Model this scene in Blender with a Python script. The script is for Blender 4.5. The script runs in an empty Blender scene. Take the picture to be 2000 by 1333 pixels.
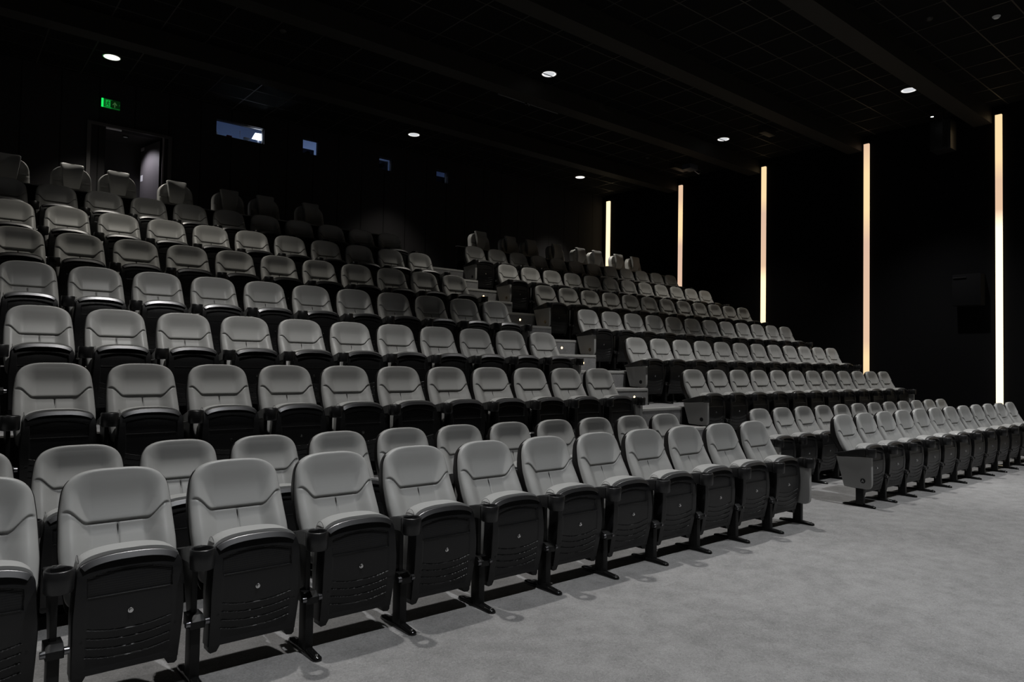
import bpy, bmesh, math
from math import sin, cos, pi, sqrt, radians
from mathutils import Vector, Matrix

scene = bpy.context.scene
COL = scene.collection

# ------------------------------------------------------------------ materials
def new_mat(name):
    m = bpy.data.materials.new(name); m.use_nodes = True
    nt = m.node_tree
    return m, nt, nt.nodes['Principled BSDF']

def simple(name, col, rough=.5, metal=0., spec=.5, bump=0., bscale=300., coat=0.):
    m, nt, b = new_mat(name)
    b.inputs['Base Color'].default_value = (*col, 1)
    b.inputs['Roughness'].default_value = rough
    b.inputs['Metallic'].default_value = metal
    b.inputs['Specular IOR Level'].default_value = spec
    b.inputs['Coat Weight'].default_value = coat
    if bump:
        tc = nt.nodes.new('ShaderNodeTexCoord')
        n = nt.nodes.new('ShaderNodeTexNoise'); n.inputs['Scale'].default_value = bscale
        n.inputs['Detail'].default_value = 3
        bp = nt.nodes.new('ShaderNodeBump'); bp.inputs['Strength'].default_value = bump
        bp.inputs['Distance'].default_value = .002
        nt.links.new(tc.outputs['Object'], n.inputs['Vector'])
        nt.links.new(n.outputs['Fac'], bp.inputs['Height'])
        nt.links.new(bp.outputs['Normal'], b.inputs['Normal'])
    return m

def emit(name, col, strength, base=(0.02, 0.02, 0.02)):
    m, nt, b = new_mat(name)
    b.inputs['Base Color'].default_value = (*base, 1)
    b.inputs['Emission Color'].default_value = (*col, 1)
    b.inputs['Emission Strength'].default_value = strength
    b.inputs['Roughness'].default_value = .4
    return m

def carpet_mat(name, c1, c2, bump=.5):
    m, nt, b = new_mat(name)
    tc = nt.nodes.new('ShaderNodeTexCoord')
    n1 = nt.nodes.new('ShaderNodeTexNoise'); n1.inputs['Scale'].default_value = 1.1; n1.inputs['Detail'].default_value = 4
    n2 = nt.nodes.new('ShaderNodeTexNoise'); n2.inputs['Scale'].default_value = 60; n2.inputs['Detail'].default_value = 8
    n2.inputs['Roughness'].default_value = .75; n2.inputs['Distortion'].default_value = 1.6
    n3 = nt.nodes.new('ShaderNodeTexNoise'); n3.inputs['Scale'].default_value = 7; n3.inputs['Detail'].default_value = 5
    mx = nt.nodes.new('ShaderNodeMath'); mx.operation = 'MULTIPLY_ADD'; mx.inputs[1].default_value = .62
    mx2 = nt.nodes.new('ShaderNodeMath'); mx2.operation = 'MULTIPLY_ADD'; mx2.inputs[1].default_value = .16
    mx3 = nt.nodes.new('ShaderNodeMath'); mx3.operation = 'MULTIPLY'; mx3.inputs[1].default_value = .22
    for n in (n1, n2, n3): nt.links.new(tc.outputs['Object'], n.inputs['Vector'])
    nt.links.new(n3.outputs['Fac'], mx3.inputs[0])
    nt.links.new(n1.outputs['Fac'], mx2.inputs[0]); nt.links.new(mx3.outputs[0], mx2.inputs[2])
    nt.links.new(n2.outputs['Fac'], mx.inputs[0]); nt.links.new(mx2.outputs[0], mx.inputs[2])
    cr = nt.nodes.new('ShaderNodeValToRGB')
    cr.color_ramp.elements[0].position = .36; cr.color_ramp.elements[0].color = (*c1, 1)
    cr.color_ramp.elements[1].position = .66; cr.color_ramp.elements[1].color = (*c2, 1)
    nt.links.new(mx.outputs[0], cr.inputs['Fac']); nt.links.new(cr.outputs['Color'], b.inputs['Base Color'])
    b.inputs['Roughness'].default_value = .95; b.inputs['Specular IOR Level'].default_value = .15
    bp = nt.nodes.new('ShaderNodeBump'); bp.inputs['Strength'].default_value = bump; bp.inputs['Distance'].default_value = .004
    nb = nt.nodes.new('ShaderNodeTexNoise'); nb.inputs['Scale'].default_value = 120; nb.inputs['Detail'].default_value = 4
    nt.links.new(tc.outputs['Object'], nb.inputs['Vector'])
    nt.links.new(nb.outputs['Fac'], bp.inputs['Height']); nt.links.new(bp.outputs['Normal'], b.inputs['Normal'])
    return m

def panel_wall_mat(name, col, line, pitch):
    m, nt, b = new_mat(name)
    tc = nt.nodes.new('ShaderNodeTexCoord'); sp = nt.nodes.new('ShaderNodeSeparateXYZ')
    a = nt.nodes.new('ShaderNodeMath'); a.operation = 'MULTIPLY_ADD'
    a.inputs[1].default_value = 1 / pitch; a.inputs[2].default_value = 10 - 7.44 / pitch + .02
    f = nt.nodes.new('ShaderNodeMath'); f.operation = 'FRACT'
    g = nt.nodes.new('ShaderNodeMath'); g.operation = 'GREATER_THAN'; g.inputs[1].default_value = .04
    mx = nt.nodes.new('ShaderNodeMix'); mx.data_type = 'RGBA'
    mx.inputs[6].default_value = (*line, 1); mx.inputs[7].default_value = (*col, 1)
    nt.links.new(tc.outputs['Object'], sp.inputs[0]); nt.links.new(sp.outputs['X'], a.inputs[0])
    nt.links.new(a.outputs[0], f.inputs[0]); nt.links.new(f.outputs[0], g.inputs[0])
    nt.links.new(g.outputs[0], mx.inputs[0]); nt.links.new(mx.outputs[2], b.inputs['Base Color'])
    b.inputs['Roughness'].default_value = .8; b.inputs['Specular IOR Level'].default_value = .2
    return m

M = {}
M['leather'] = simple('grey_leather', (.345, .345, .337), .42, spec=.35, bump=.12, bscale=420)
M['leather_dark'] = simple('charcoal_leather', (.2, .2, .185), .5, spec=.35, bump=.12, bscale=420)
M['plastic'] = simple('black_plastic', (.011, .011, .0115), .34, spec=.5, bump=.15, bscale=700)
M['shell'] = simple('black_shell', (.010, .009, .009), .45, spec=.35)
M['underside'] = simple('black_textured_underside', (.0085, .0085, .009), .40, spec=.42, bump=.25, bscale=500)
M['chrome'] = simple('satin_chrome', (.19, .19, .195), .38, metal=1.)
M['bolt'] = simple('bright_steel', (.7, .7, .7), .18, metal=1.)
M['pivot'] = simple('pivot_steel', (.22, .22, .23), .3, metal=1.)
M['gloss'] = simple('gloss_black_steel', (.008, .008, .008), .16, spec=.6)
M['steel'] = simple('black_steel', (.006, .006, .006), .5, spec=.3)
M['carpet'] = carpet_mat('grey_carpet', (.150, .148, .147), (.36, .355, .352))
M['carpet_step'] = carpet_mat('grey_step_carpet', (.17, .17, .172), (.36, .36, .365))
M['riser'] = simple('black_riser', (.010, .010, .010), .8, spec=.2)
M['nosing'] = simple('aluminium_nosing', (.50, .50, .49), .5, metal=.1)
M['wall'] = simple('black_velvet_wall', (.0045, .0045, .005), .95, spec=.05)
M['wall_back'] = panel_wall_mat('black_panel_wall', (.016, .015, .016), (.002, .002, .002), .58)
M['ceil'] = simple('black_ceiling_tile', (.0045, .0044, .0042), .9, spec=.1)
M['tbar'] = simple('black_ceiling_grid', (.019, .017, .014), .5, spec=.4)
M['beam'] = simple('dark_beam', (.016, .0145, .012), .65, spec=.25)
M['badge'] = simple('black_badge', (.006, .006, .006), .3)
M['letter'] = simple('white_letter', (.6, .6, .6), .5)
M['booth'] = simple('booth_paint', (.22, .29, .46), .9)
M['door'] = simple('dark_grey_door', (.13, .12, .125), .55, spec=.3)
M['frame'] = simple('dark_door_frame', (.045, .042, .042), .5)
M['label'] = simple('white_sign', (.75, .75, .78), .5)
M['projector'] = simple('projector_body', (.045, .05, .07), .5)
M['red'] = simple('red_plastic', (.45, .03, .06), .5)
M['lamp_w'] = emit('downlight_glow', (.95, .97, 1), .66)
M['lamp_hot'] = emit('downlight_bright', (1, .95, .86), 1.6)
M['lamp_edge'] = emit('downlight_edge', (1, .99, .97), 1.05)
M['lamp_rim'] = simple('downlight_rim', (.75, .75, .75), .25, metal=.6)
M['step_led'] = emit('step_led', (1, .66, .30), 9)
M['screen_w'] = emit('booth_screen', (.80, .90, 1.), 14)
M['glint_w'] = emit('glint_glow', (.95, 1, .97), 3)  # glow standing in for a highlight on the speaker bracket
def strip_mat(name, stops):
    m, nt, b = new_mat(name)
    tc = nt.nodes.new('ShaderNodeTexCoord'); sp = nt.nodes.new('ShaderNodeSeparateXYZ'); mp = nt.nodes.new('ShaderNodeMapRange')
    mp.inputs['From Min'].default_value = 0; mp.inputs['From Max'].default_value = 6.345
    cr = nt.nodes.new('ShaderNodeValToRGB'); el = cr.color_ramp.elements
    for i, (z, c) in enumerate(stops):
        e = el[i] if i < 2 else el.new(z / 6.345)
        e.position = z / 6.345; e.color = (*c, 1)
    nt.links.new(tc.outputs['Object'], sp.inputs[0]); nt.links.new(sp.outputs['Z'], mp.inputs['Value'])
    nt.links.new(mp.outputs[0], cr.inputs['Fac']); nt.links.new(cr.outputs['Color'], b.inputs['Emission Color'])
    b.inputs['Emission Strength'].default_value = 1.5; b.inputs['Base Color'].default_value = (.05, .05, .05, 1)
    return m
PK, YL, HT, WH = (.54, .365, .245), (.68, .50, .275), (1., .78, .47), (1., .86, .62)
PK2 = (.50, .34, .25)
M['ex_hot'] = emit('exit_hot', (.01, 1, .12), 1.3)
M['ex_mid'] = emit('exit_mid', (.01, 1, .12), .30)
M['ex_low'] = emit('exit_low', (.02, 1, .12), .09)
M['ex_dark'] = emit('exit_dark', (.01, 1, .1), .012)
M['ex_fig'] = emit('exit_fig', (.01, 1, .1), .05)
M['ex_arrow'] = emit('exit_arrow', (.35, 1, .3), .085)
m, nt, b = new_mat('clear_plastic'); M['clear'] = m
b.inputs['Base Color'].default_value = (.9, .9, .9, 1); b.inputs['Roughness'].default_value = .08
b.inputs['Transmission Weight'].default_value = 1; b.inputs['IOR'].default_value = 1.12
m, nt, b = new_mat('window_glass'); M['glass'] = m
b.inputs['Base Color'].default_value = (.95, .97, 1, 1); b.inputs['Roughness'].default_value = .02
b.inputs['Transmission Weight'].default_value = 1; b.inputs['IOR'].default_value = 1.05

# ------------------------------------------------------------------ mesh helpers
class MB:
    def __init__(s): s.v = []; s.f = []
    def add(s, vs, fs):
        o = len(s.v); s.v += [tuple(v) for v in vs]; s.f += [tuple(i + o for i in f) for f in fs]; return s
    def box(s, x0, x1, y0, y1, z0, z1):
        vs = [(x, y, z) for z in (z0, z1) for y in (y0, y1) for x in (x0, x1)]
        return s.add(vs, [(0, 2, 3, 1), (4, 5, 7, 6), (0, 1, 5, 4), (2, 6, 7, 3), (0, 4, 6, 2), (1, 3, 7, 5)])
    def cyl(s, p0, p1, r0, r1=None, n=20, caps=True):
        r1 = r0 if r1 is None else r1
        p0 = Vector(p0); p1 = Vector(p1); d = (p1 - p0).normalized()
        a = d.orthogonal().normalized(); b2 = d.cross(a)
        vs = []
        for p, r in ((p0, r0), (p1, r1)):
            for i in range(n):
                t = 2 * pi * i / n; vs.append(p + a * (r * cos(t)) + b2 * (r * sin(t)))
        fs = [(i, (i + 1) % n, n + (i + 1) % n, n + i) for i in range(n)]
        if caps: fs += [tuple(range(n))[::-1], tuple(range(n, 2 * n))]
        return s.add(vs, fs)
    def tube(s, pts, r, n=8):
        for a, b2 in zip(pts[:-1], pts[1:]): s.cyl(a, b2, r, n=n)
        return s
    def lathe(s, prof, c, n=32, close=True):
        """prof: list of (r, z) around vertical axis at c; ring profile closed on itself"""
        vs = []; k = len(prof)
        for i in range(n):
            t = 2 * pi * i / n
            for r, z in prof: vs.append((c[0] + r * cos(t), c[1] + r * sin(t), c[2] + z))
        fs = []
        for i in range(n):
            for j in range(k if close else k - 1):
                j2 = (j + 1) % k; i2 = (i + 1) % n
                fs.append((i * k + j, i2 * k + j, i2 * k + j2, i * k + j2))
        return s.add(vs, fs)
    def prism_yz(s, poly, x0, x1):
        n = len(poly)
        vs = [(x0, y, z) for y, z in poly] + [(x1, y, z) for y, z in poly]
        fs = [tuple(range(n))[::-1], tuple(range(n, 2 * n))] + [(i, (i + 1) % n, n + (i + 1) % n, n + i) for i in range(n)]
        return s.add(vs, fs)
    def prism_xy(s, poly, z0, z1):
        n = len(poly)
        vs = [(x, y, z0) for x, y in poly] + [(x, y, z1) for x, y in poly]
        fs = [tuple(range(n))[::-1], tuple(range(n, 2 * n))] + [(i, (i + 1) % n, n + (i + 1) % n, n + i) for i in range(n)]
        return s.add(vs, fs)
    def loft(s, rings):
        n = len(rings[0]); vs = [p for r in rings for p in r]
        fs = []
        for k in range(len(rings) - 1):
            for i in range(n):
                j = (i + 1) % n
                fs.append((k * n + i, k * n + j, (k + 1) * n + j, (k + 1) * n + i))
        fs += [tuple(range(n))[::-1], tuple(range((len(rings) - 1) * n, len(rings) * n))]
        return s.add(vs, fs)
    def mesh(s, name, mat, smooth=True, bevel=0., segs=2, angle=35):
        me = bpy.data.meshes.new(name); me.from_pydata(s.v, [], s.f)
        bm = bmesh.new(); bm.from_mesh(me)
        bmesh.ops.recalc_face_normals(bm, faces=bm.faces)
        if bevel:
            es = [e for e in bm.edges if len(e.link_faces) == 2 and e.calc_face_angle(0) > radians(30)]
            bmesh.ops.bevel(bm, geom=es, offset=bevel, segments=segs, profile=.6, affect='EDGES', clamp_overlap=True)
        for f in bm.faces: f.smooth = smooth
        if smooth:
            for e in bm.edges:
                if len(e.link_faces) == 2 and e.calc_face_angle(0) > radians(angle): e.smooth = False
        bm.to_mesh(me); bm.free()
        me.materials.append(M[mat] if isinstance(mat, str) else mat)
        return me

def obj(name, me, parent=None, loc=(0, 0, 0), label=None):
    o = bpy.data.objects.new(name, me); COL.objects.link(o); o.location = loc
    if parent: o.parent = parent
    if label: o['label'] = label
    return o
def tag(o, label, cat, group=None):
    o['label'] = label; o['category'] = cat
    if group: o['group'] = group
    return o
def thing(name, label, cat, loc=(0, 0, 0), group=None):
    return tag(obj(name, None, None, loc), label, cat, group)
def struct(name, me, loc=(0, 0, 0)):
    o = obj(name, me, None, loc); o['kind'] = 'structure'; return o

def lerp_tab(tab, z):
    if z <= tab[0][0]: return tab[0][1]
    for (a, fa), (b2, fb) in zip(tab[:-1], tab[1:]):
        if z <= b2: return fa + (fb - fa) * (z - a) / (b2 - a)
    return tab[-1][1]
def sstep(a, b2, x):
    t = min(1, max(0, (x - a) / (b2 - a))); return t * t * (3 - 2 * t)
def gauss(x, s): return math.exp(-(x / s) ** 2)
def smooth_tab(tab, z, h=.03):
    return sum(lerp_tab(tab, z + d * h) for d in (-1, -.5, 0, .5, 1)) / 5

def outline_w(W, zlo, zc, zt, n, z, nlo=None, zcl=None):
    w = W(z)
    if z > zc: w *= max(0., 1 - ((z - zc) / (zt - zc)) ** n) ** (1 / n)
    if zcl is not None and z < zcl: w *= max(0., 1 - ((zcl - z) / (zcl - zlo)) ** (nlo or n)) ** (1 / (nlo or n))
    return max(w, .004)

def slab(wf, zs, nx, y_edge, y_front, p=6, q=8, ext=None, zmid=None, zhalf=None, sdist=.4):
    """height field over an outline. y_edge(z): where the rounded rim lands; y_front(x,z): surface;
       ext(z): y of the closing plane behind."""
    mb = MB(); rows = []
    zmin, zmax = zs[0], zs[-1]
    zm = (zmin + zmax) / 2; zh = (zmax - zmin) / 2
    for z in zs:
        w = wf(z); row = []
        v = abs((z - zm) / zh)
        for j in range(nx + 1):
            t = -1 + 2 * j / nx
            s_ = (1 - sdist) * t + sdist * sin(t * pi / 2)
            x = s_ * w
            E = (max(0, 1 - abs(s_) ** p)) ** (1 / p) * (max(0, 1 - v ** q)) ** (1 / q)
            # near a rounded top the rim is also reached sideways
            ye = y_edge(z); yf = y_front(x, z)
            row.append((x, ye + (yf - ye) * E, z))
        rows.append(row)
    nr = len(rows); nc = nx + 1
    vs = [p_ for r in rows for p_ in r]
    fs = [(i * nc + j, i * nc + j + 1, (i + 1) * nc + j + 1, (i + 1) * nc + j) for i in range(nr - 1) for j in range(nx)]
    ring = [j for j in range(nc)] + [i * nc + nx for i in range(1, nr)] + [(nr - 1) * nc + j for j in range(nx - 1, -1, -1)] + [i * nc for i in range(nr - 2, 0, -1)]
    if ext:
        o = len(vs)
        for k in ring:
            x, y, z = vs[k]; vs.append((x, ext(z), z))
        n = len(ring)
        fs += [(ring[i], ring[(i + 1) % n], o + (i + 1) % n, o + i) for i in range(n)]
        pos = {k: o + i for i, k in enumerate(ring)}
        for i in range(nr - 1):
            lo = [pos[i * nc + j] for j in (range(nc) if i == 0 else (0, nx))]
            hi = [pos[(i + 1) * nc + j] for j in (range(nc) if i == nr - 2 else (0, nx))]
            fs.append(tuple(lo + hi[::-1]))
    mb.add(vs, fs); return mb

# ------------------------------------------------------------------ seat parts (origin: floor under the top of the backrest; front is -Y)
# ---- backrest pad
TOP = .98
def W_back(z): return smooth_tab([(.40, .222), (.50, .236), (.62, .246), (.78, .240), (.90, .225), (.98, .212)], z)
def w_back(z, d=0.): return outline_w(lambda q: W_back(q) + d, .40, .84, TOP + d, 3.3, z, 5, .47)
BND = [(.38, -.215), (.45, -.190), (.52, -.150), (.593, -.116), (.665, -.076), (.75, -.036), (.85, -.009), (.93, .006), (.98, .012)]     # rim / shell joint
FRT = [(.38, -.275), (.45, -.252), (.55, -.208), (.66, -.154), (.735, -.106), (.80, -.068), (.88, -.040), (.93, -.026), (.98, -.012)]
REC = [(.38, .030), (.45, .045), (.55, .060), (.65, .064), (.715, .062), (.745, .050), (.80, .040), (.86, .030), (.93, .010), (.98, .0)]
def seam_z(x): return .737 + .065 * sstep(.125, .212, abs(x)) - .006 * sstep(.212, .236, abs(x))
def back_front(x, z):
    ax = abs(x)
    y = smooth_tab(FRT, z, .03) + smooth_tab(REC, z, .015) * (1 - sstep(.105, .208, ax))
    d = z - seam_z(x)
    fade = 1 - sstep(.212, .240, ax)
    up = sstep(-.004, .009, d)
    y -= up * .011 * fade * (1 - sstep(.0, .12, d))                    # head pillow stands proud at the seam
    y += .0075 * gauss(d, .0065) * fade                                # crease
    low = 1 - up
    y += low * .0065 * gauss(x, .0045) * sstep(.0, .02, -d)            # centre seam
    return y
zs = [.40 + .58 * (1 - (1 - i / 150.) ** 1.25) for i in range(151)]
zs[-1] = TOP - .0003
pad = slab(w_back, zs, 150, lambda z: lerp_tab(BND, z), back_front, p=4.2, q=12, ext=lambda z: lerp_tab(BND, z) + .01)
ME = {}
ME['backrest'] = pad.mesh('backrest', 'leather', angle=80)
# shell behind
zs2 = [.36 + .6165 * sin(pi / 2 * i / 40.) for i in range(41)]
SH = [(.36, -.135), (.45, -.110), (.60, -.050), (.70, .015), (.78, .042), (.92, .048), (.98, .036)]
sh = slab(lambda z: outline_w(lambda q: W_back(q) + .003, .36, .84, .976, 3.3, z, 5, .44), zs2, 30,
          lambda z: lerp_tab(BND, z) - .004, lambda x, z: lerp_tab(BND, z) - .002, p=8, q=20, ext=None)
# front lies inside the pad; the rear is a bulged shell
sh2 = slab(lambda z: outline_w(lambda q: W_back(q) + .003, .36, .84, .976, 3.3, z, 5, .44), zs2, 30,
           lambda z: lerp_tab(BND, z) + .006, lambda x, z: smooth_tab(SH, z), p=11, q=16, ext=lambda z: lerp_tab(BND, z) - .003)
ME['back_shell'] = sh2.mesh('back_shell', 'shell', angle=80)

# ---- folded seat
def W_seat(z): return smooth_tab([(.14, .214), (.25, .218), (.40, .222), (.50, .216), (.655, .204)], z)
def w_seat(z, d=0.): return outline_w(lambda q: W_seat(q) + d, .14, .585, .655 + d, 2.4, z)
SF = [(.14, -.340), (.22, -.358), (.34, -.382), (.45, -.388), (.56, -.380), (.655, -.352)]
def seat_front(x, z):
    y = smooth_tab(SF, z, .025); ax = abs(x)
    top = .592 - .9 * x * x
    ins = (1 - sstep(.164, .170, ax)) * sstep(.168, .172, z) * (1 - sstep(top - .003, top + .003, z))
    up = sstep(.4845, .4860, z)
    rec = .013 * up + .0035 * (1 - up)
    sag = .024 * (1 - (x / .168) ** 2)
    for zg in (.352, .312, .270, .228):
        d = (zg - sag) - z
        if 0 <= d < .038: rec += .0042 * (1 - d / .038) * 0 - .0045 * (1 - d / .038)
        elif -.0025 < d < 0: rec += .003
    if up > .5:                                                          # fine woven relief of the upper field
        rec += .0016 * (.5 + .5 * sin(x * 2 * pi / .012)) * (.5 + .5 * sin(z * 2 * pi / .010))
    y += rec * ins
    for hx, hz in ((-.185, .30), (.185, .31)):
        y += .004 * gauss(x - hx, .0045) * gauss(z - hz, .0045)
    return y
zz = [.14 + (.655 - .14) * i / 170. for i in range(171)] + [.4843, .4862, .1675, .1725]
zz = sorted(zz); zz[-1] = .6548
us = slab(w_seat, zz, 92, lambda z: smooth_tab(SF, z, .025) + .009, seat_front, p=14, q=60,
          ext=lambda z: smooth_tab(SF, z, .025) + .085, sdist=.25)
for s_ in (-1, 1):                                                       # lower corner tabs
    xa, xb, xc = s_ * .213, s_ * .172, s_ * .150
    poly = [(xa, .150), (xa * .99, .118), (s_ * .200, .108), (xb, .112), (xc, .150)]
    vs = [(x, -.332, z) for x, z in poly] + [(x, -.268, z) for x, z in poly]
    n = 5
    us.add(vs, [tuple(range(n)), tuple(range(n, 2 * n))[::-1]] + [(i, (i + 1) % n, n + (i + 1) % n, n + i) for i in range(n)])
ME['seat'] = us.mesh('seat', 'underside', angle=50)
# cushion (light upholstery peeping over the top and behind the shell)
zc_ = [.20 + .470 * sin(pi / 2 * i / 44.) for i in range(45)]
cu = slab(lambda z: outline_w(lambda q: W_seat(q) - .004, .20, .60, .6705, 2.6, z, 5, .26), zc_, 40,
          lambda z: -.262, lambda x, z: -.215 + .014 * gauss(x, .11), p=5, q=7, ext=lambda z: -.350 if z < .6 else -.340)
ME['seat_cushion'] = cu.mesh('seat_cushion', 'leather', angle=80)
# chrome lip following the top arch
def arch_pts(n=46):
    pts = []
    zt = .655
    for i in range(n + 1):
        a = -1 + 2 * i / n
        x = .192 * sin(a * pi / 2 * .94) / sin(pi / 2 * .94)
        # solve outline: |x| = w_seat(z)
        lo, hi = .50, .6548
        for _ in range(40):
            mid = (lo + hi) / 2
            if w_seat(mid) > abs(x): lo = mid
            else: hi = mid
        z = lo
        if abs(x) >= .203: z = max(z, .575)
        pts.append((x, z))
    return pts
ap = arch_pts()
sec = [(-.3795, -.0210), (-.3810, -.0195), (-.3690, .0030), (-.3660, .0045), (-.3500, .0045), (-.3470, -.002), (-.3600, -.014)]
rings = []
for i, (x, z) in enumerate(ap):
    a = ap[max(0, i - 1)]; b2 = ap[min(len(ap) - 1, i + 1)]
    tx, tz = b2[0] - a[0], b2[1] - a[1]; L = sqrt(tx * tx + tz * tz); nx_, nz_ = -tz / L, tx / L
    if nz_ < 0: nx_, nz_ = -nx_, -nz_
    rings.append([(x + nx_ * d, y, z + nz_ * d) for y, d in sec])
ME['seat_trim'] = MB().loft(rings).mesh('seat_trim', 'chrome', angle=24)
ME['seat_ledge'] = MB().cyl((-.164, -.3835, .4846), (.164, -.3835, .4846), .0022, n=8).mesh('ledge', 'gloss')
ME['seat_lock'] = MB().cyl((0, -.382, .405), (0, -.394, .405), .0085, .0065, 20).cyl((0, -.380, .405), (0, -.386, .405), .011, n=20).cyl((0, -.386, .417), (0, -.391, .417), .003, n=8).mesh('seat_lock', 'bolt')
def guard(side):
    n = 28; x = side * .196; c = (-.287, .607); r = .045
    g = MB()
    for (ra, rb, xa, xb) in ((0, r, x - .0012, x + .0012),):
        ring = [(c[0] + r * cos(t), c[1] + r * sin(t)) for t in [pi * k / n for k in range(n + 1)]]
        g.prism_yz(ring, xa, xb)
    return g.mesh('side_guard', 'clear')
ME['side_guard_l'] = guard(-1)
ME['guard_rim'] = MB().tube([(-.196, -.287 + .0455 * cos(pi * k / 20), .607 + .0455 * sin(pi * k / 20)) for k in range(21)], .0011, 6).mesh('rim', 'plastic')

# ---- armrest with cup holder, local x = 0 on the arm axis
def rect_ring(y, hw, z0, z1, r=.006):
    return [(-hw, y, z0 + r), (-hw, y, z1 - r), (-hw + r, y, z1), (hw - r, y, z1), (hw, y, z1 - r), (hw, y, z0 + r), (hw - r, y, z0), (-hw + r, y, z0)]
arm = MB().loft([rect_ring(-.045, .015, .546, .562, .004), rect_ring(-.09, .022, .540, .574), rect_ring(-.17, .024, .538, .592), rect_ring(-.26, .025, .545, .617),
                 rect_ring(-.33, .030, .552, .632), rect_ring(-.375, .040, .556, .639), rect_ring(-.400, .046, .558, .640)])
ME['armrest'] = arm.mesh('armrest', 'plastic', angle=40)
cup = MB().lathe([(.0435, -.085), (.0455, 0.), (.048, .0035), (.052, .0035), (.0555, 0.), (.0545, -.082), (.050, -.090)], (0, -.437, .640), 40)
cup.lathe([(.030, -.078), (.046, -.078), (.046, -.084), (.030, -.084)], (0, -.437, .640), 40)
ME['cup_holder'] = cup.mesh('cup_holder', 'plastic', angle=50)
ME['seat_plate'] = MB().box(-.016, .016, -.368, -.352, .6385, .6415).mesh('seat_plate', 'bolt', bevel=.001)

# ---- stand
def stand(endtype):
    s = MB()
    s.box(-.022, .022, -.367, -.285, .022, .285)
    if endtype == 'mid':
        s.add(*[(lambda p: ([(x, y, z) for x in (-.034, .034) for y, z in p],
             [(0, 1, 2, 3, 4), (9, 8, 7, 6, 5)] + [(i, 5 + i, 5 + (i + 1) % 5, (i + 1) % 5) for i in range(5)]))(
             [(-.396, .262), (-.396, .296), (-.362, .318), (-.285, .318), (-.285, .262)])][0])
    s.prism_yz([(-.335, .270), (-.270, .270), (-.150, .545), (-.335, .552)], -.013, .013)
    return s.mesh('stand', 'steel', bevel=.003)
ME['stand'] = stand('mid')
ME['stand_end'] = MB().box(-.022, .022, -.367, -.285, .022, .200).mesh('stand', 'steel', bevel=.003)
ME['hinge_bolt_l'] = MB().cyl((-.052, -.388, .289), (-.033, -.388, .289), .0150, .0165, 20).mesh('hinge_bolt', 'pivot')
ME['hinge_bolt_r'] = MB().cyl((.033, -.388, .289), (.052, -.388, .289), .0165, .0150, 20).mesh('hinge_bolt', 'pivot')
fr = []
for y, hw, h in [(-.492, .006, .010), (-.488, .016, .018), (-.474, .024, .022), (-.445, .026, .024), (-.39, .026, .030), (-.33, .027, .034), (-.25, .026, .030), (-.17, .024, .024), (-.145, .020, .020), (-.134, .008, .010)]:
    fr.append([(-hw, y, 0.0), (-hw, y, h * .55), (-hw * .6, y, h), (hw * .6, y, h), (hw, y, h * .55), (hw, y, 0.0)])
ME['foot'] = MB().loft(fr).mesh('foot', 'gloss', angle=50)
ME['foot_bolt'] = MB().cyl((0, -.462, .020), (0, -.462, .030), .008, .006, 14).mesh('foot_bolt', 'bolt')

# ---- aisle side panel (local x=0 on arm axis, outer face -x or +x symmetric)
def side_panel(zb):
    k = lambda z: zb + (z - .195) * (.56 - zb) / (.56 - .195)
    poly = [(-.065, k(.528)), (-.452, k(.556)), (-.456, k(.28))]
    for t in range(0, 7):
        a = radians(180 + 90 * t / 6); poly.append((-.401 + .053 * cos(a), k(.25) + .053 * sin(a)))
    poly += [(-.30, zb - .002), (-.165, zb + .006), (-.153, zb + .012)]
    return MB().prism_yz(poly, -.021, .021).mesh('side_panel', 'leather', bevel=.008, segs=3)
ME['side_panel'] = side_panel(.195); ME['side_panel_tier'] = side_panel(.245)
def badge(side, z):
    return MB().cyl((side * .0195, -.362, z), (side * .026, -.362, z), .028, .025, 24).mesh('row_badge', 'badge')
for s_ in (-1, 1):
    ME['badge%d' % s_] = badge(s_, .286); ME['badge_tier%d' % s_] = badge(s_, .322)
def letter_A(side):
    x0, x1 = sorted((side * .026, side * .0268)); mb = MB()
    def bar(p, q_, w):
        (y0, z0), (y1, z1) = p, q_; L = sqrt((y1 - y0) ** 2 + (z1 - z0) ** 2); ny, nz = -(z1 - z0) / L * w, (y1 - y0) / L * w
        mb.prism_yz([(y0 + ny, z0 + nz), (y1 + ny, z1 + nz), (y1 - ny, z1 - nz), (y0 - ny, z0 - nz)], x0, x1)
    c = (-.362, .286)
    bar((c[0] - .011, c[1] - .013), (c[0], c[1] + .014), .0022); bar((c[0] + .011, c[1] - .013), (c[0], c[1] + .014), .0022)
    bar((c[0] - .006, c[1] - .004), (c[0] + .006, c[1] - .004), .0018)
    return mb.mesh('row_letter', 'letter')
ME['letter-1'] = letter_A(-1); ME['letter1'] = letter_A(1)

def place_arm(root, dx, end=None, tier=False, front=False):
    a = obj('armrest', ME['armrest'], root, (dx, 0, 0))
    obj('cup_holder', ME['cup_holder'], a); obj('seat_plate', ME['seat_plate'], a)
    if end is None:
        s = obj('stand', ME['stand'], root, (dx, 0, 0))
        obj('hinge_bolt', ME['hinge_bolt_l'], s); obj('hinge_bolt', ME['hinge_bolt_r'], s)
    else:
        s = obj('stand', ME['stand_end'], root, (dx, 0, 0))
        p = obj('side_panel', ME['side_panel_tier' if tier else 'side_panel'], root, (dx, 0, 0))
        obj('row_badge', ME['badge%s%d' % ('_tier' if tier else '', end)], p)
        if front and end < 0: obj('row_letter', ME['letter%d' % end], p)
    obj('foot', ME['foot'], s); obj('foot_bolt', ME['foot_bolt'], s)

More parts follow.
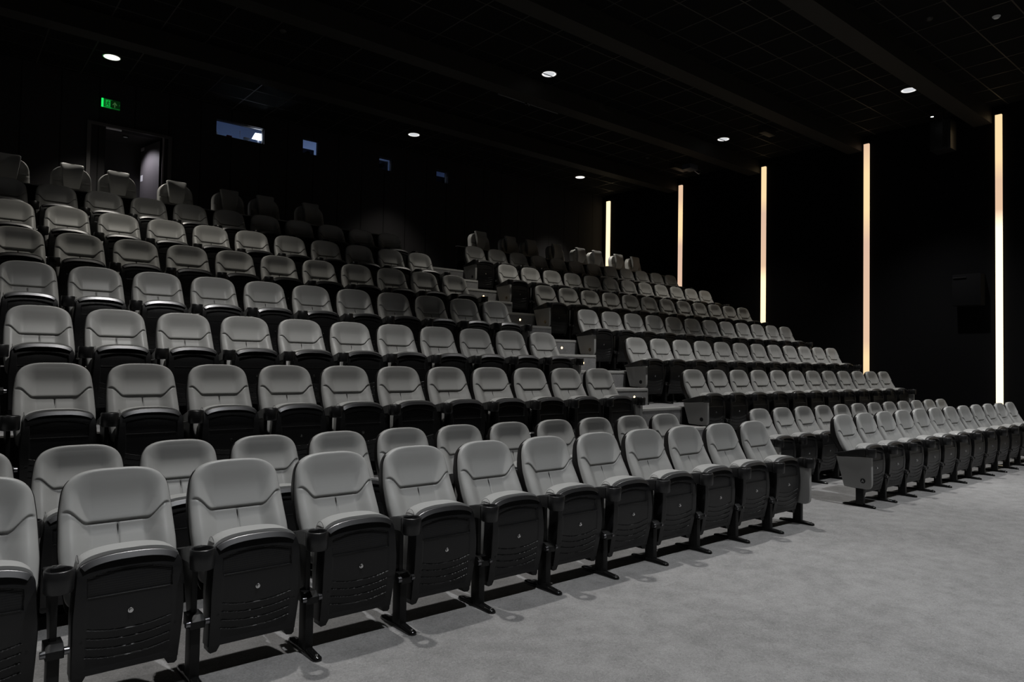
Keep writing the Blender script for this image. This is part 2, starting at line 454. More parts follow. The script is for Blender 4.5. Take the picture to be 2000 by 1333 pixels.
P = .56
def place_chair(x, y, z, label, left_end=False, right_end=False, tier=False, front=False):
    r = thing('cinema_chair', label, 'chair', (x, y, z), 'grey cinema chairs in the rows')
    bk = obj('backrest', ME['backrest'], r); obj('back_shell', ME['back_shell'], bk)
    st = obj('seat', ME['seat'], r)
    obj('seat_cushion', ME['seat_cushion'], st); obj('seat_trim', ME['seat_trim'], st); obj('seat_lock', ME['seat_lock'], st)
    obj('side_guard', ME['side_guard_l'], st); obj('guard_rim', ME['guard_rim'], st); obj('ledge', ME['seat_ledge'], st)
    place_arm(r, -P / 2, -1 if left_end else None, tier, front)
    if right_end: place_arm(r, P / 2, 1, tier, front)
    return r

FZ = [0, 0, .486, .949, 1.418, 1.886, 2.349, 2.811, 3.275]
ROWY = [3.849, 4.933, 5.924, 6.962, 7.987, 9.026, 10.056, 11.080]
XL = [6.320, 6.320, 6.292, 6.292, 6.288, 6.284, 6.284, 6.282]
XR = [8.232, 8.250, 8.200, 8.200, 8.205, 8.205, 8.200, 8.190]
ORD = ['front', 'second', 'third', 'fourth', 'fifth', 'sixth', 'seventh', 'eighth']
NTH = ['nearest the aisle', 'second from the aisle', 'third from the aisle', 'fourth from the aisle', 'fifth from the aisle', 'sixth from the aisle',
       'seventh from the aisle', 'eighth from the aisle', 'ninth from the aisle', 'tenth from the aisle', 'eleventh from the aisle', 'twelfth from the aisle']
for r in range(8):
    nl = 12 if r < 3 else 11
    for n in range(nl):
        place_chair(XL[r] - n * P, ROWY[r], FZ[r], 'grey folding cinema chair, %s row left of the aisle, %s' % (ORD[r], NTH[n]),
                    right_end=(n == 0), tier=r > 1, front=r == 0)
    for n in range(12):
        lab = 'at the right wall end' if n == 11 else NTH[n]
        place_chair(XR[r] + n * P, ROWY[r], FZ[r], 'grey folding cinema chair, %s row right of the aisle, %s' % (ORD[r], lab),
                    left_end=(n == 0), right_end=(n == 11), tier=r > 1, front=r == 0)

# ------------------------------------------------------------------ recliners of the last row
def W_rec(z): return smooth_tab([(.34, .250), (.6, .260), (.85, .252), (.97, .234)], z)
def rec_front(x, z):
    ax = abs(x)
    y = lerp_tab([(.30, -.20), (.60, -.13), (.80, -.085), (1.0, -.05)], z)
    d = z - (.775 - .10 * (ax - .13)); y += .012 * gauss(d, .007) * sstep(.10, .14, ax)
    y += .055 * gauss(x, .15) * sstep(.60, .72, z) * (1 - sstep(.93, .99, z)) - .010 * sstep(.12, .2, ax)
    y += .008 * gauss(d - .07, .045) * gauss(ax - .18, .05)
    return y
zr = [.34 + .66 * sin(pi / 2 * i / 60.) for i in range(61)]
rb = slab(lambda z: outline_w(W_rec, .34, .82, 1.0, 2.9, z, 4, .42), zr, 60, lambda z: lerp_tab([(.3, -.13), (1., .01)], z), rec_front, p=4.5, q=9,
          ext=lambda z: lerp_tab([(.3, -.05), (1., .07)], z))
ME['rec_back'] = rb.mesh('backrest', 'leather', angle=70)
def W_head(z): return lerp_tab([(.66, .100), (.80, .118), (1.04, .152)], z)
def head_front(x, z): return -.152 + 1.55 * (z - .85) ** 2 + .036 * (1 - (x / .15) ** 2)
zh = [.66 + .378 * sin(pi / 2 * i / 40.) for i in range(41)]
def w_head(z):
    w = W_head(z)
    if z > 1.01: w *= max(.05, 1 - ((z - 1.01) / .034) ** 3) ** (1 / 3.)
    if z < .70: w *= max(.05, 1 - ((.70 - z) / .045) ** 3) ** (1 / 3.)
    return w
# the top edge sags a little less in the middle
hd = slab(w_head, zh, 30, lambda z: -.112 + 1.4 * (z - .85) ** 2, head_front, p=5, q=10, ext=lambda z: -.078 + 1.2 * (z - .85) ** 2)
ME['rec_head'] = hd.mesh('headrest', 'leather', angle=60)
ME['rec_seat'] = MB().box(-.255, .255, -.60, -.12, .30, .50).mesh('seat_cushion', 'leather', bevel=.04, segs=4)
ME['rec_base'] = MB().box(-.25, .25, -.55, -.02, .0, .31).mesh('base', 'shell', bevel=.01)
ME['rec_arm'] = MB().box(-.045, .045, -.60, -.05, .0, .64).mesh('armrest', 'leather_dark', bevel=.03, segs=4)
ME['rec_arm_thin'] = MB().box(-.022, .022, -.56, -.10, .0, .56).mesh('armrest', 'leather_dark', bevel=.012, segs=3)
RX = [(.760, 'L', 'leftmost of the back row, cut by the photo edge'), (1.519, 'W', 'left one of the pair before the open door'), (2.118, 'T', 'right one of the pair, in front of the open doorway'),
      (2.935, 'W', 'alone right of the open door leaf'), (3.750, 'W', 'left one of the dim pair under the wide booth window'), (4.350, 'T', 'right one of the dim pair under the wide booth window'),
      (5.165, 'W', 'last before the aisle, very dark'), (8.975, 'W', 'first right of the aisle'), (9.795, 'W', 'second right of the aisle, almost black'), (10.395, 'T', 'third right of the aisle'),
      (11.205, 'W', 'fourth right of the aisle'), (11.985, 'W', 'fifth right of the aisle'), (12.560, 'T', 'sixth right of the aisle, left of the lit strip'),
      (13.350, 'W', 'seventh right of the aisle, right of the lit strip'), (13.980, 'T', 'at the far right end of the back row')]
for i, (x, k, lab) in enumerate(RX):
    r = thing('recliner', 'recliner with raised headrest, ' + lab, 'recliner', (x * 1.054, 12.65, FZ[8]), 'recliners of the back row'); r.scale = (1.054, 1.054, 1.054)
    bk = obj('backrest', ME['rec_back'], r, (0, 0, .08)); obj('headrest', ME['rec_head'], r, (0, 0, .08))
    obj('seat_cushion', ME['rec_seat'], r); obj('base', ME['rec_base'], r)
    if k == 'W': obj('armrest', ME['rec_arm'], r, (-.33, 0, 0))
    else: obj('armrest', ME['rec_arm_thin'], r, (-.286, 0, 0))
    if i + 1 == len(RX) or RX[i + 1][1] == 'W': obj('armrest', ME['rec_arm'], r, (.33, 0, 0))

# ------------------------------------------------------------------ room
X0, X1, YF, YB, H = -7., 15.4, -5., 14.42, 6.525
SB = YB / 14.15
def bx(x): return x * SB
def bz(z): return (z - 1.525) * SB + 1.525
struct('floor', MB().box(X0, X1, YF, YB + .0, -.2, 0).mesh('floor', 'carpet', smooth=False))
PY = {r: 4.887 + 1.02 * (r - 2) for r in range(2, 9)}
AX0, AX1 = 6.63, 7.89
for r in range(2, 9):
    z1 = FZ[r]; y0 = PY[r]; y1 = PY[r + 1] if r < 8 else YB
    me = MB().box(X0, X1, y0, y1, 0, z1).mesh('platform', 'carpet_step', smooth=False)
    me.materials.append(M['riser'])
    for p_ in me.polygons:
        if p_.normal.y < -.5: p_.material_index = 1
    o = struct('tier_platform', me)
    # carpeted riser and nosing in the aisle
    o2 = obj('aisle_riser', MB().box(AX0, 7.93, y0 - .008, y0, FZ[r - 1] + .0, z1 - .03).mesh('aisle_riser', 'carpet_step', smooth=False), o)
    obj('nosing', MB().box(AX0, 7.93, y0 - .014, y0 + .045, z1 - .032, z1 + .004).mesh('nosing', 'nosing', bevel=.002), o)
    # half-height step box
    zb = FZ[r - 1] if r > 2 else 0; zm = (zb + z1) / 2
    st = thing('aisle_step', 'grey carpeted half step box in the aisle leading up to the %s row' % (ORD[r] if r < 8 else 'last recliner'), 'step', (0, 0, 0), 'carpeted step boxes in the aisle')
    obj('step_box', MB().box(AX0, AX1, y0 - .455, y0 - .009, zb, zm - .03).mesh('step_box', 'carpet_step', smooth=False), st)
    obj('tread', MB().box(AX0, AX1, y0 - .40, y0 - .009, zm - .03, zm).mesh('tread', 'carpet', smooth=False), st)
    obj('nosing', MB().box(AX0, AX1, y0 - .462, y0 - .40, zm - .032, zm + .004).mesh('nosing', 'nosing', bevel=.002), st)
    obj('edge_trim', MB().box(AX1, AX1 + .006, y0 - .462, y0 - .40, zb, zm).mesh('edge_trim', 'nosing'), st)
LED = [(7.61, 6.472, 1.066, 'step box below the fifth row'), (7.625, 7.492, 1.531, 'step box below the sixth row'), (7.60, 7.939, 1.762, 'riser below the sixth row'),
       (7.60, 8.959, 2.237, 'riser below the seventh row'), (7.60, 9.979, 2.695, 'riser below the eighth row')]
for x, y, z, lab in LED:
    y = y + .0
    t = thing('step_light', 'small warm glowing step light on the ' + lab, 'step light', (x, y, z), 'warm step lights in the aisle')
    obj('lens', MB().cyl((0, .006, 0), (0, -.006, 0), .016, .014, 20).mesh('lens', 'step_led'), t)
    obj('ring', MB().lathe([(.016, -.004), (.024, -.004), (.024, .003), (.016, .003)], (0, 0, 0), 24).mesh('ring', 'nosing'), t).rotation_euler = (pi / 2, 0, 0)

# parapet before the recliner row
for x0, x1, lab in ((-1., 6.55, 'left'), (7.96, 14.6, 'right')):
    t = thing('low_parapet', 'black low parapet with thin pale cap before the recliners, %s of the aisle' % lab, 'parapet', ((x0 + x1) / 2, 11.36, FZ[8]))
    h = (x1 - x0) / 2
    obj('panel', MB().box(-h, h, -.03, .03, 0, .520).mesh('panel', 'riser', smooth=False), t)
    obj('cap', MB().box(-h, h, -.035, .035, .520, .534).mesh('cap', 'nosing'), t)

# walls
def wall_cells(x0, x1, z0, z1, y0, y1, holes):
    xs = sorted({x0, x1, *[h[0] for h in holes], *[h[1] for h in holes]}); zs_ = sorted({z0, z1, *[h[2] for h in holes], *[h[3] for h in holes]})
    mb = MB()
    for a, b2 in zip(xs[:-1], xs[1:]):
        run = None
        for c, d in zip(zs_[:-1], zs_[1:]):
            if any(h[0] <= a and b2 <= h[1] and h[2] <= c and d <= h[3] for h in holes):
                if run: mb.box(a, b2, y0, y1, *run); run = None
            else: run = (run[0], d) if run else (c, d)
        if run: mb.box(a, b2, y0, y1, *run)
    return mb
DOOR = (bx(2.29), bx(3.215), 3.275, bz(5.585))
WIN = [(4.17, 5.105, 5.872, 6.186), (5.925, 6.295, 5.870, 6.195), (7.735, 8.09, 5.870, 6.160), (9.285, 9.63, 5.860, 6.155)]
WIN = [(bx(a), bx(b2), bz(c), bz(d)) for a, b2, c, d in WIN]
struct('wall_back', wall_cells(X0, X1, 0, H, YB, YB + .17, [DOOR] + WIN).mesh('wall_back', 'wall_back', smooth=False))
struct('wall_right', MB().box(X1, X1 + .2, YF, YB + .17, 0, H).mesh('wall_right', 'wall', smooth=False))
struct('wall_left', MB().box(X0 - .2, X0, YF, YB + .17, 0, H).mesh('wall_left', 'wall', smooth=False))
struct('wall_front', MB().box(X0 - .2, X1 + .2, YF - .2, YF, 0, H).mesh('wall_front', 'wall', smooth=False))
cl = struct('ceiling', MB().box(X0 - .2, X1 + .2, YF - .2, YB + .17, H, H + .2).mesh('ceiling', 'ceil', smooth=False))
STRIPY = [-.57, 1.85, 4.269, 6.690, 9.105, 11.545, 14.150]
BEAMY = [-.44, 1.98, 4.385, 6.800, 9.225, 11.670]
# exposed grid bars of the tile ceiling
g = MB()
y = 3.52 - .6 * 14
while y < YB - .05:
    if not any(s - .06 < y < s + .80 for s in BEAMY): g.box(X0, X1, y - .009, y + .009, H - .006, H + .01)
    y += .60
x = 13.05 - .655 * 30
while x < X1 - .02:
    if x > X0: g.box(x - .009, x + .009, YF, YB, H - .0055, H + .01)
    x += .655
obj('ceiling_grid', g.mesh('ceiling_grid', 'tbar', smooth=False), cl)
# beams over each light strip, open slots beyond them
for k, s in enumerate(BEAMY):
    b_ = MB().box(X0, X1, s, s + .30, 6.215, H).mesh('beam', 'beam', smooth=False)
    o = struct('ceiling_beam', b_)
    if s + .8 < YB:
        obj('slot_rail', MB().box(X0, X1 - .3, s + .315, s + .330, H - .05, H).box(X0, X1 - .3, s + .500, s + .515, H - .05, H).mesh('slot_rail', 'tbar', smooth=False), o)
        # dark pipe with bright clamps running along the slot
        obj('slot_pipe', MB().cyl((X0, s + .375, H - .13), (X1 - .4, s + .375, H - .13), .022, n=12).cyl((X0, s + .450, H - .11), (X1 - .4, s + .450, H - .11), .016, n=12).mesh('slot_pipe', 'steel'), o)
        cm = MB()
        for j in range(17):
            cx = -1.3 + .97 * j + .23 * sin(j * 2.3 + k)
            for yy, zz_, rr in ((s + .375, H - .13, .026), (s + .450, H - .11, .020)):
                cm.cyl((cx + yy * .3 % .2, yy, zz_), (cx + yy * .3 % .2 + .018, yy, zz_), rr, n=12)
        obj('pipe_clamp', cm.mesh('pipe_clamp', 'bolt'), o)['kind'] = 'stuff'
# wall light strips
LEVEL = {14.150: [(0, HT), (6.3, HT)],
         11.545: [(0, PK), (4.7, PK2), (5.0, YL), (5.6, YL), (6.0, PK), (6.3, PK)],
         9.105: [(0, HT), (3.55, HT), (3.95, PK), (5.2, PK2), (5.6, YL), (6.3, YL)],
         6.690: [(0, PK), (1.75, YL), (2.1, PK), (4.2, PK2), (4.9, YL), (5.7, YL), (6.3, PK)],
         4.269: [(0, WH), (4.2, WH), (4.55, PK), (5.1, PK), (5.5, YL), (6.3, YL)],
         1.85: [(0, WH), (6.3, WH)], -.57: [(0, WH), (6.3, WH)]}
POSN = {14.150: 'in the far back corner, leftmost in the photo', 11.545: 'second from the back corner', 9.105: 'the middle one on the right wall', 6.690: 'fourth from the back corner', 4.269: 'nearest the front seats, brightest towards its foot',
        1.85: 'beyond the right edge of the photo', -.57: 'frontmost on the wall, outside the photo'}
for s in STRIPY:
    t = thing('wall_light_strip', 'tall warm vertical light strip, ' + POSN[s], 'light strip', (X1, s, 0), 'vertical light strips on the right wall')
    w = .052 if s < 13 else .06
    obj('diffuser', MB().box(-.055, 0, -w, w, 0, 6.345).mesh('diffuser', strip_mat('strip_glow', LEVEL[s]), smooth=False), t)
    obj('end_cap', MB().box(-.058, 0, -w - .004, w + .004, 6.345, 6.365).mesh('end_cap', 'steel', smooth=False), t)

# ------------------------------------------------------------------ downlights
DL = {(2.2, 13.28): 'above the open door', (8.1, 13.28): 'above the small booth windows', (13.30, 13.28): 'near the far right corner', (8.1, 8.88): 'in the middle of the ceiling, over the aisle',
      (13.33, 8.88): 'between the third and fourth wall strips', (13.36, 5.08): 'nearest the last wall strip on the right'}
def downlight(x, y, lab):
    t = thing('downlight', 'round recessed white downlight ' + lab, 'ceiling light', (x, y, H), 'recessed ceiling downlights')
    hot = y > 12 and abs(x - 8.1) > 1
    obj('rim', MB().lathe([(.122, -.006), (.138, -.006), (.140, .0), (.122, .0)], (0, 0, 0), 40).mesh('rim', 'lamp_rim'), t)
    obj('reflector_edge', MB().lathe([(.096, -.002), (.122, -.005), (.122, .0), (.096, .0)], (0, 0, 0), 40).mesh('reflector_edge', 'lamp_hot' if hot else 'lamp_edge'), t)
    obj('lens', MB().cyl((0, 0, -.002), (0, 0, .0), .096, n=40).mesh('lens', 'lamp_hot' if hot else 'lamp_w', smooth=False), t)
DLE = {(2.2, 13.28): .55, (8.1, 13.28): .5, (13.30, 13.28): .35}
def lamp(x, y, e, tint):
    l = bpy.data.lights.new('downlight_beam', 'SPOT'); l.energy = 330 * e; l.color = tint
    l.spot_size = radians(88 if y < 6 else (86 if y < 10 else 80)); l.spot_blend = .75; l.shadow_soft_size = .065
    o = bpy.data.objects.new('downlight_beam', l); COL.objects.link(o); o.location = (x, y, H - .03)
XS = [-3.7, 2.2, 8.1, 13.33]
YS = {-2.6: 'behind', 1.28: 'front', 5.08: 'over the front rows', 8.88: 'over the middle rows', 13.28: 'over the back row'}
EN = {-2.6: 2.1, 1.28: 2.45, 5.08: 1.95, 8.88: .68, 13.28: 1.05}
TINT = {-2.6: (.97, .985, 1), 1.28: (.97, .985, 1), 5.08: (1, .985, .96), 8.88: (1, .95, .85), 13.28: (1, .95, .86)}
for x in XS:
    for y in YS:
        key = min(DL, key=lambda q: abs(q[0] - x) + abs(q[1] - y))
        if abs(key[0] - x) + abs(key[1] - y) < .1: downlight(key[0], key[1], DL[key])
        else:
            side = {-3.7: 'far left', 2.2: 'left', 8.1: 'centre', 13.33: 'right'}[x]
            lab = {-2.6: 'rearmost above the empty floor', 1.28: 'above the open carpet', 5.08: 'above the front rows', 8.88: 'above the middle rows', 13.28: 'above the back row'}[y]
            downlight(x, y, lab + ', ' + side + ' file, out of view')
        lamp(x, y, EN[y] * (.6 if y > 12 and 7 < x < 9 else 1), TINT[y])

# small ceiling fixtures
for x, y, lab in ((11.44, 3.20, 'right, near the photo corner'), (10.81, 3.84, 'left of the larger one'), (13.2, 10.9, 'near the middle wall strip'), (4.0, 10.42, 'upper left, alone on black tiles')):
    t = tag(obj('smoke_detector', MB().lathe([(.0, -.030), (.030, -.030), (.048, -.012), (.052, 0), (0, 0)], (0, 0, 0), 24).mesh('smoke_detector', 'letter' if x > 11 and y < 4 else 'tbar'), None, (x, y, H - .0)),
            'small round ceiling detector ' + lab, 'detector', 'small ceiling detectors')
for x0, x1, y0, y1, lab in ((13.2, 13.62, 7.80, 7.95, 'right of the middle downlight'), (9.72, 10.1, 9.22, 9.38, 'over the middle seats'), (14.0, 14.55, 10.7, 10.86, 'near the second wall strip')):
    t = thing('ceiling_junction_box', 'small dark ceiling box with pale underside ' + lab, 'junction box', ((x0 + x1) / 2, (y0 + y1) / 2, H), 'ceiling boxes')
    h = (x1 - x0) / 2; d = (y1 - y0) / 2
    obj('body', MB().box(-h, h, -d, d, -.12, .006).mesh('body', 'tbar', bevel=.004), t)
    obj('bracket', MB().box(-.02, .02, -d - .02, d + .02, -.03, 0).mesh('bracket', 'steel'), t)
t = thing('lighting_bar', 'thin steel lighting bar hung under the ceiling above the middle seats', 'lighting bar', (8.6, 9.98, 6.425))
obj('bar', MB().cyl((-.75, 0, 0), (.75, 0, 0), .012, n=12).mesh('bar', 'chrome'), t)
obj('hanger', MB().cyl((.05, 0, 0), (.0, -.40, .09), .008, n=8).cyl((-.6, 0, 0), (-.6, 0, .1), .008, n=8).cyl((.6, 0, 0), (.6, 0, .1), .008, n=8).mesh('hanger', 'chrome'), t)
obj('clamp', MB().box(-.10, -.06, -.02, .02, -.03, .02).box(-.02, .02, -.02, .02, -.03, .02).mesh('clamp', 'bolt'), t)
t = thing('ceiling_projector', 'small dark ceiling device with looping pale cable near the second wall strip', 'projector', (14.0, 10.25, 6.30))
obj('body', MB().box(-.16, .16, -.12, .12, -.06, .06).mesh('body', 'projector', bevel=.01), t)
obj('mount', MB().cyl((0, 0, .06), (0, 0, .225), .02).mesh('mount', 'steel'), t)
pts = [Vector((.16 + .03 * k, -.05 * sin(k * pi / 8), -.04 - .07 * sin(pi * k / 8))) for k in range(9)]
obj('cable', MB().tube(pts, .008).mesh('cable', 'label'), t)
# hanging speaker near the front strips, wall speaker below
t = thing('hanging_speaker', 'tall black loudspeaker hung from the ceiling before the right wall', 'speaker', (14.66, 4.965, 5.66))
obj('cabinet', MB().prism_xy([(-.15, -.17), (.15, -.17), (.19, .17), (-.19, .17)], 0, .56).mesh('cabinet', 'plastic', bevel=.01), t)
obj('grille', MB().box(-.165, -.155, -.12, .12, .04, .52).mesh('grille', 'steel'), t)
obj('bracket', MB().cyl((0, 0, .56), (0, 0, .865), .018).box(-.05, .05, -.05, .05, .84, .865).mesh('bracket', 'steel'), t)
t = thing('glint_fixture', 'tiny added glowing fixture standing in for a glint beside the hanging speaker', 'glint stand-in', (14.55, 5.12, 6.335))  # made-up fixture; its glowing lens imitates a glint on the bracket
obj('head', MB().cyl((0, 0, 0), (0, 0, .10), .030, .024).mesh('head', 'steel'), t)
obj('lens', MB().cyl((0, 0, -.004), (0, 0, .0), .026).mesh('lens', 'glint_w'), t)
obj('stem', MB().cyl((0, 0, .10), (0, 0, .19), .008).mesh('stem', 'steel'), t)
t = thing('wall_speaker', 'black surround speaker on the right wall between the last two strips', 'speaker', (X1, 4.74, 2.75))
obj('cabinet', MB().prism_yz([(-.24, 0), (.24, 0), (.24, .6), (-.24, .6)], -.26, 0).mesh('cabinet', 'wall', bevel=.012), t)
obj('top_shelf', MB().box(-.28, 0, .0, .22, .53, .545).mesh('top_shelf', 'steel'), t)

# ------------------------------------------------------------------ door, vestibule, exit sign
d = struct('door_1', MB().box(0, .045, 0, .77, 0, 2.37).mesh('door_1', 'door', bevel=.003), (3.272, YB + .18, 3.277))
d.rotation_euler = (0, 0, radians(12.5))
obj('door_sign', MB().box(-.003, .0, .66, .75, 1.69, 1.81).mesh('door_sign', 'label'), d)
obj('closer_plate', MB().box(-.003, .0, .63, .765, 2.29, 2.355).mesh('closer_plate', 'label'), d)
obj('door_handle', MB().cyl((-.0, .70, 1.02), (-.06, .70, 1.02), .010).cyl((-.06, .71, 1.02), (-.06, .58, 1.02), .010).mesh('door_handle', 'chrome'), d)
x0, x1, x2, x3, zt = bx(2.0), bx(2.06), bx(3.31), bx(3.37), bz(5.63)
fr_ = MB().box(x0, x1, YB - .05, YB, FZ[8], zt).box(x2, x3, YB - .05, YB, FZ[8], zt).box(x1, x2, YB - .05, YB, DOOR[3], zt)
struct('trim_1', fr_.mesh('door_surround', 'frame', smooth=False))
struct('trim_2', MB().box(DOOR[1], DOOR[1] + .03, YB - .02, YB + .17, FZ[8], DOOR[3]).mesh('door_jamb', 'door', smooth=False))
tag(obj('overhead_door_rail', MB().box(DOOR[0] + .005, DOOR[0] + .255, YB + .0, YB + .03, DOOR[3] - .028, DOOR[3] - .002).mesh('overhead_door_rail', 'label')), 'thin pale closer rail at the head of the open doorway', 'door rail')
struct('wall_vestibule_back', MB().box(1.2, 3.9, 15.52, 15.6, 3.1, 5.72).mesh('wall_vestibule_back', 'frame', smooth=False))
struct('wall_vestibule_left', MB().box(1.2, 1.3, YB + .17, 15.52, 3.1, 5.72).mesh('wall_vestibule_left', 'frame', smooth=False))
struct('wall_vestibule_right', MB().box(3.8, 3.9, YB + .17, 15.52, 3.1, 5.72).mesh('wall_vestibule_right', 'frame', smooth=False))
struct('floor', MB().box(1.2, 3.9, YB, 15.6, 3.1, 3.275).mesh('floor', 'carpet_step', smooth=False))
struct('ceiling', MB().box(1.2, 3.9, YB + .17, 15.6, 5.72, 5.82).mesh('ceiling', 'frame', smooth=False))
l = bpy.data.lights.new('vestibule_lamp', 'SPOT'); l.energy = 34; l.color = (.93, .90, 1); l.shadow_soft_size = .05; l.spot_size = radians(100); l.spot_blend = 1
o = bpy.data.objects.new('vestibule_lamp', l); COL.objects.link(o); o.location = (2.76, 15.0, 5.60)
o.rotation_euler = Vector((-.42, .10, .75)).to_track_quat('Z', 'Y').to_euler()
t = thing('vestibule_ceiling_light', 'small round ceiling lamp inside the vestibule behind the door', 'ceiling light', (2.76, 15.0, 5.72))
obj('lens', MB().cyl((0, 0, -.02), (0, 0, 0), .04).mesh('lens', 'label'), t)
obj('ring', MB().lathe([(.04, -.022), (.055, -.022), (.055, 0), (.04, 0)], (0, 0, 0)).mesh('ring', 'steel'), t)

t = thing('exit_sign', 'green glowing exit sign with running figure and up arrow above the open door', 'exit sign', (bx(2.2), YB - .055, bz(5.915)))
obj('housing', MB().box(-.004, .300, .01, .055, -.004, .160).mesh('housing', 'ex_dark', bevel=.004), t)
obj('edge_glow', MB().box(0, .030, -.002, .012, 0, .155).mesh('edge_glow', 'ex_hot', bevel=.003), t, label='bright green glowing left edge')
obj('bottom_glow', MB().box(.030, .16, 0, .011, 0, .012).mesh('bottom_glow', 'ex_mid'), t)
obj('bottom_glow', MB().box(.16, .297, 0, .011, 0, .010).mesh('bottom_glow', 'ex_low'), t)
obj('top_glow', MB().box(.030, .17, 0, .011, .146, .154).mesh('top_glow', 'ex_low'), t)
obj('pictogram_field', MB().box(.068, .140, .002, .011, .022, .140).mesh('pictogram_field', 'ex_mid'), t)
obj('shade_field', MB().box(.030, .068, .002, .011, .022, .140).mesh('shade_field', 'ex_low'), t)
def bars(lst, y0, y1):
    mb = MB()
    for (xa, za), (xb, zb), w in lst:
        L = sqrt((xb - xa) ** 2 + (zb - za) ** 2); nx_, nz_ = -(zb - za) / L * w, (xb - xa) / L * w
        q4 = [(xa + nx_, za + nz_), (xb + nx_, zb + nz_), (xb - nx_, zb - nz_), (xa - nx_, za - nz_)]
        mb.add([(x, y0, z) for x, z in q4] + [(x, y1, z) for x, z in q4], [(0, 1, 2, 3), (7, 6, 5, 4), (0, 4, 5, 1), (1, 5, 6, 2), (2, 6, 7, 3), (3, 7, 4, 0)])
    return mb
fig = bars([((.104, .110), (.100, .070), .008), ((.100, .072), (.084, .052), .006), ((.084, .052), (.074, .040), .005), ((.100, .072), (.118, .056), .006), ((.118, .056), (.114, .030), .005),
            ((.106, .106), (.124, .094), .004), ((.124, .094), (.132, .102), .0035), ((.102, .108), (.088, .096), .004), ((.088, .096), (.080, .080), .0035)], -.001, .002)
fig.cyl((.110, .002, .124), (.110, -.001, .124), .008, n=14)
obj('running_figure', fig.mesh('running_figure', 'ex_fig', smooth=False), t)
ar = MB(); ar.add([(x, yy, z) for yy in (-.001, .011) for x, z in [(.212, .125), (.250, .075), (.238, .065), (.219, .090), (.219, .025), (.205, .025), (.205, .090), (.186, .065), (.174, .075)]],
                  [tuple(range(9)), tuple(range(9, 18))[::-1]] + [(i, (i + 1) % 9, 9 + (i + 1) % 9, 9 + i) for i in range(9)])
obj('arrow', ar.mesh('arrow', 'ex_arrow', smooth=False), t)
for j, (a, b2) in enumerate(((.285, .292),)):
    obj('right_glint', MB().box(a, b2, -.001, .01, .07, .095).mesh('right_glint', 'ex_low'), t)

# ------------------------------------------------------------------ projection booth
for i, (a, b2, c, d_) in enumerate(WIN):
    w = struct('window_%d' % (i + 1), MB().box(a, b2, YB + .08, YB + .086, c, d_).mesh('window_pane', 'glass', smooth=False))
    obj('window_frame', MB().box(a, a + .012, YB + .07, YB + .10, c, d_).box(b2 - .012, b2, YB + .07, YB + .10, c, d_).box(a, b2, YB + .07, YB + .10, c, c + .008).box(a, b2, YB + .07, YB + .10, d_ - .008, d_).mesh('window_frame', 'frame'), w)
for nm, bb in (('back', (4.02, 11.0, 17.0, 17.1, 4.9, 7.4)), ('left', (3.92, 4.02, YB + .19, 17.1, 4.9, 7.4)), ('right', (11.0, 11.1, YB + .19, 17.1, 4.9, 7.4)), ('inner', (4.02, 11.0, YB + .172, YB + .18, 6.525, 7.3))):
    struct('wall_booth_' + nm, MB().box(*bb).mesh('wall_booth', 'booth', smooth=False))
struct('ceiling', MB().box(3.92, 11.1, YB + .18, 17.1, 7.4, 7.5).mesh('ceiling', 'booth', smooth=False))
struct('floor', MB().box(3.92, 11.1, YB + .175, 17.1, 4.8, 4.9).mesh('floor', 'booth', smooth=False))
def area(name, loc, size, e, col, rot=(0, 0, 0)):
    l = bpy.data.lights.new(name, 'AREA'); l.energy = e; l.color = col; l.shape = 'RECTANGLE'; l.size, l.size_y = size
    o = bpy.data.objects.new(name, l); COL.objects.link(o); o.location = loc; o.rotation_euler = rot
area('booth_lamp', (5.3, 16.0, 7.35), (1.2, .3), 2.6, (.72, .84, 1))
area('booth_lamp', (8.0, 16.0, 7.35), (2.4, .3), 20, (.75, .85, 1))
t = thing('booth_monitor', 'bright white screen low in the right corner of the wide booth window', 'monitor', (5.18, 14.66, 6.0))
obj('screen', MB().add([(-.145, 0, .090), (.125, 0, .090), (.125, .02, .245), (-.072, .02, .232), (-.145, .02, .090), (-.072, .04, .232), (.125, .04, .245), (.125, .02, .090)],
    [(0, 1, 2, 3), (4, 7, 6, 5), (0, 3, 5, 4), (3, 2, 6, 5), (2, 1, 7, 6), (0, 4, 7, 1)]).mesh('screen', 'screen_w', smooth=False), t)
obj('stand', MB().box(-.02, .02, .04, .06, 0, .15).box(-.10, .10, -.05, .12, -.02, 0).mesh('stand', 'projector'), t)
t = thing('booth_desk', 'pale blue desk edge along the foot of the wide booth window', 'desk', (4.9, 14.93, 4.9))
obj('top', MB().box(-.75, .75, -.30, .30, 1.03, 1.08).mesh('top', 'booth'), t)
for sx in (-.7, .7): obj('leg', MB().box(sx - .02, sx + .02, -.25, -.21, 0, 1.03).mesh('leg', 'steel'), t)
tag(obj('red_box', MB().box(-.05, .05, -.03, .03, 0, .085).mesh('red_box', 'red', bevel=.01), None, (4.585, 14.7, 5.98)), 'small red object on the booth desk behind the wide window', 'box')
t = thing('microphone_stand', 'thin upright rod on the desk behind the wide booth window', 'stand', (4.80, 14.7, 5.98))
obj('rod', MB().cyl((0, 0, 0), (0, 0, .20), .004, n=8).mesh('rod', 'label'), t); obj('head', MB().cyl((0, 0, .20), (0, 0, .225), .009, n=10).mesh('head', 'label'), t); obj('foot', MB().cyl((0, 0, 0), (0, 0, .01), .03).mesh('foot', 'steel'), t)
t = thing('control_box', 'small pale control box left of the bright booth screen', 'control box', (4.935, 14.7, 5.98))
obj('body', MB().box(-.055, .055, -.03, .03, .06, .115).mesh('body', 'label'), t); obj('stand', MB().box(-.015, .015, -.02, .02, 0, .06).mesh('stand', 'label'), t)
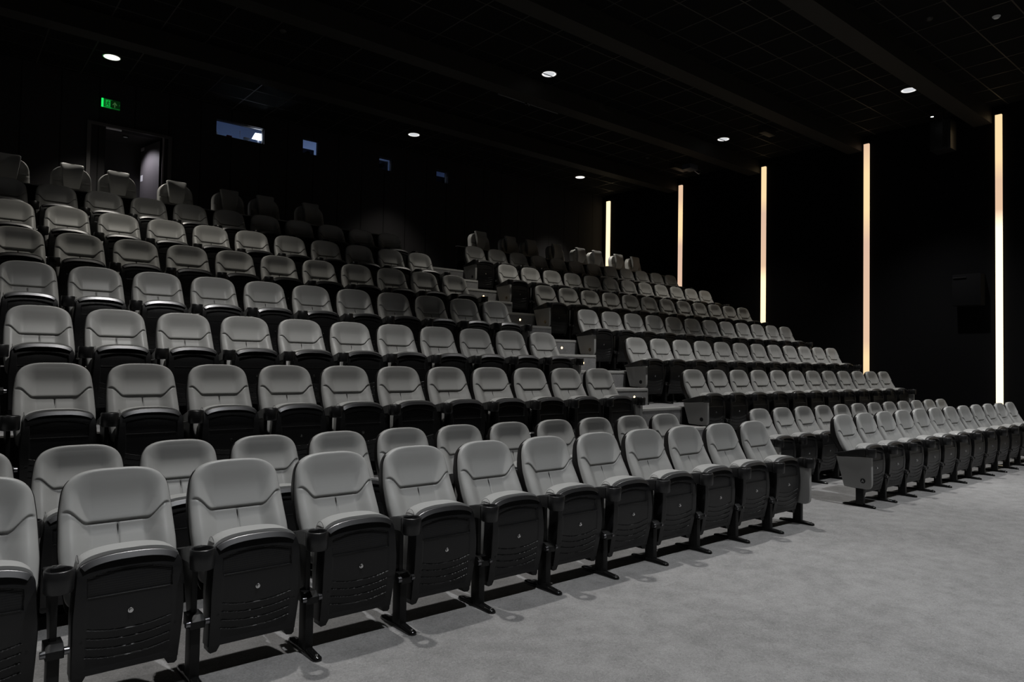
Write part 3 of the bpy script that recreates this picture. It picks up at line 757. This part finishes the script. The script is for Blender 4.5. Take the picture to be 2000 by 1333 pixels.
tag(obj('desk_bottle', MB().lathe([(0, 0), (.018, 0), (.018, .08), (.008, .10), (.008, .12), (0, .12)], (0, 0, 0), 16).mesh('desk_bottle', 'label'), None, (4.345, 14.7, 5.98)), 'small pale bottle at the left end of the wide booth window', 'bottle')
for i, (x, y, w_, lab) in enumerate(((6.45, 15.2, .16, 'second booth window'), (8.27, 15.05, .165, 'third booth window'), (10.1, 15.1, .30, 'last booth window'))):
    t = thing('film_projector', 'dark projector standing in the booth behind the ' + lab, 'projector', (x, y + .1, 4.9), 'projectors in the booth')
    top = (1.38, 1.44, 1.38)[i]
    obj('body', MB().box(-w_, w_, -.15, .45, .8, top).mesh('body', 'projector', bevel=.01), t)
    obj('pedestal', MB().box(-w_ * .8, w_ * .8, -.1, .4, 0, .8).mesh('pedestal', 'steel'), t)
    obj('lens', MB().cyl((-.02, -.15, top - .12), (-.02, -.25, top - .12), .05, .045).mesh('lens', 'gloss'), t)
    if i == 1: obj('side_rail', MB().box(w_ - .016, w_ + .004, -.17, -.15, .8, top + .004).box(-w_, w_, -.17, -.15, top - .012, top + .004).mesh('side_rail', 'label'), t)

# ------------------------------------------------------------------ world, camera, view
w = bpy.data.worlds.new('world'); scene.world = w; w.use_nodes = True
w.node_tree.nodes['Background'].inputs[0].default_value = (0, 0, 0, 1)
w.node_tree.nodes['Background'].inputs[1].default_value = 0
f, yaw, pitch, roll = 1371.283, .6927, .0301, .0170
cam = bpy.data.cameras.new('camera'); cam.sensor_width = 36; cam.lens = 36 * f / 2000; cam.clip_start = .05
co = bpy.data.objects.new('camera', cam); COL.objects.link(co); scene.camera = co
fwd = Vector((sin(yaw) * cos(pitch), cos(yaw) * cos(pitch), sin(pitch))); right = Vector((cos(yaw), -sin(yaw), 0)); up = right.cross(fwd)
r2 = right * cos(roll) + up * sin(roll); u2 = -right * sin(roll) + up * cos(roll)
co.matrix_world = Matrix(((r2.x, u2.x, -fwd.x, 0), (r2.y, u2.y, -fwd.y, 0), (r2.z, u2.z, -fwd.z, 1.525), (0, 0, 0, 1)))
vs_ = scene.view_settings; vs_.view_transform = 'Standard'; vs_.look = 'None'; vs_.gamma = 1; vs_.use_curve_mapping = False; vs_.exposure = 0
scene.cycles.use_denoising = True
scene.cycles.max_bounces = 6; scene.cycles.diffuse_bounces = 3
scene.cycles.sample_clamp_indirect = 3
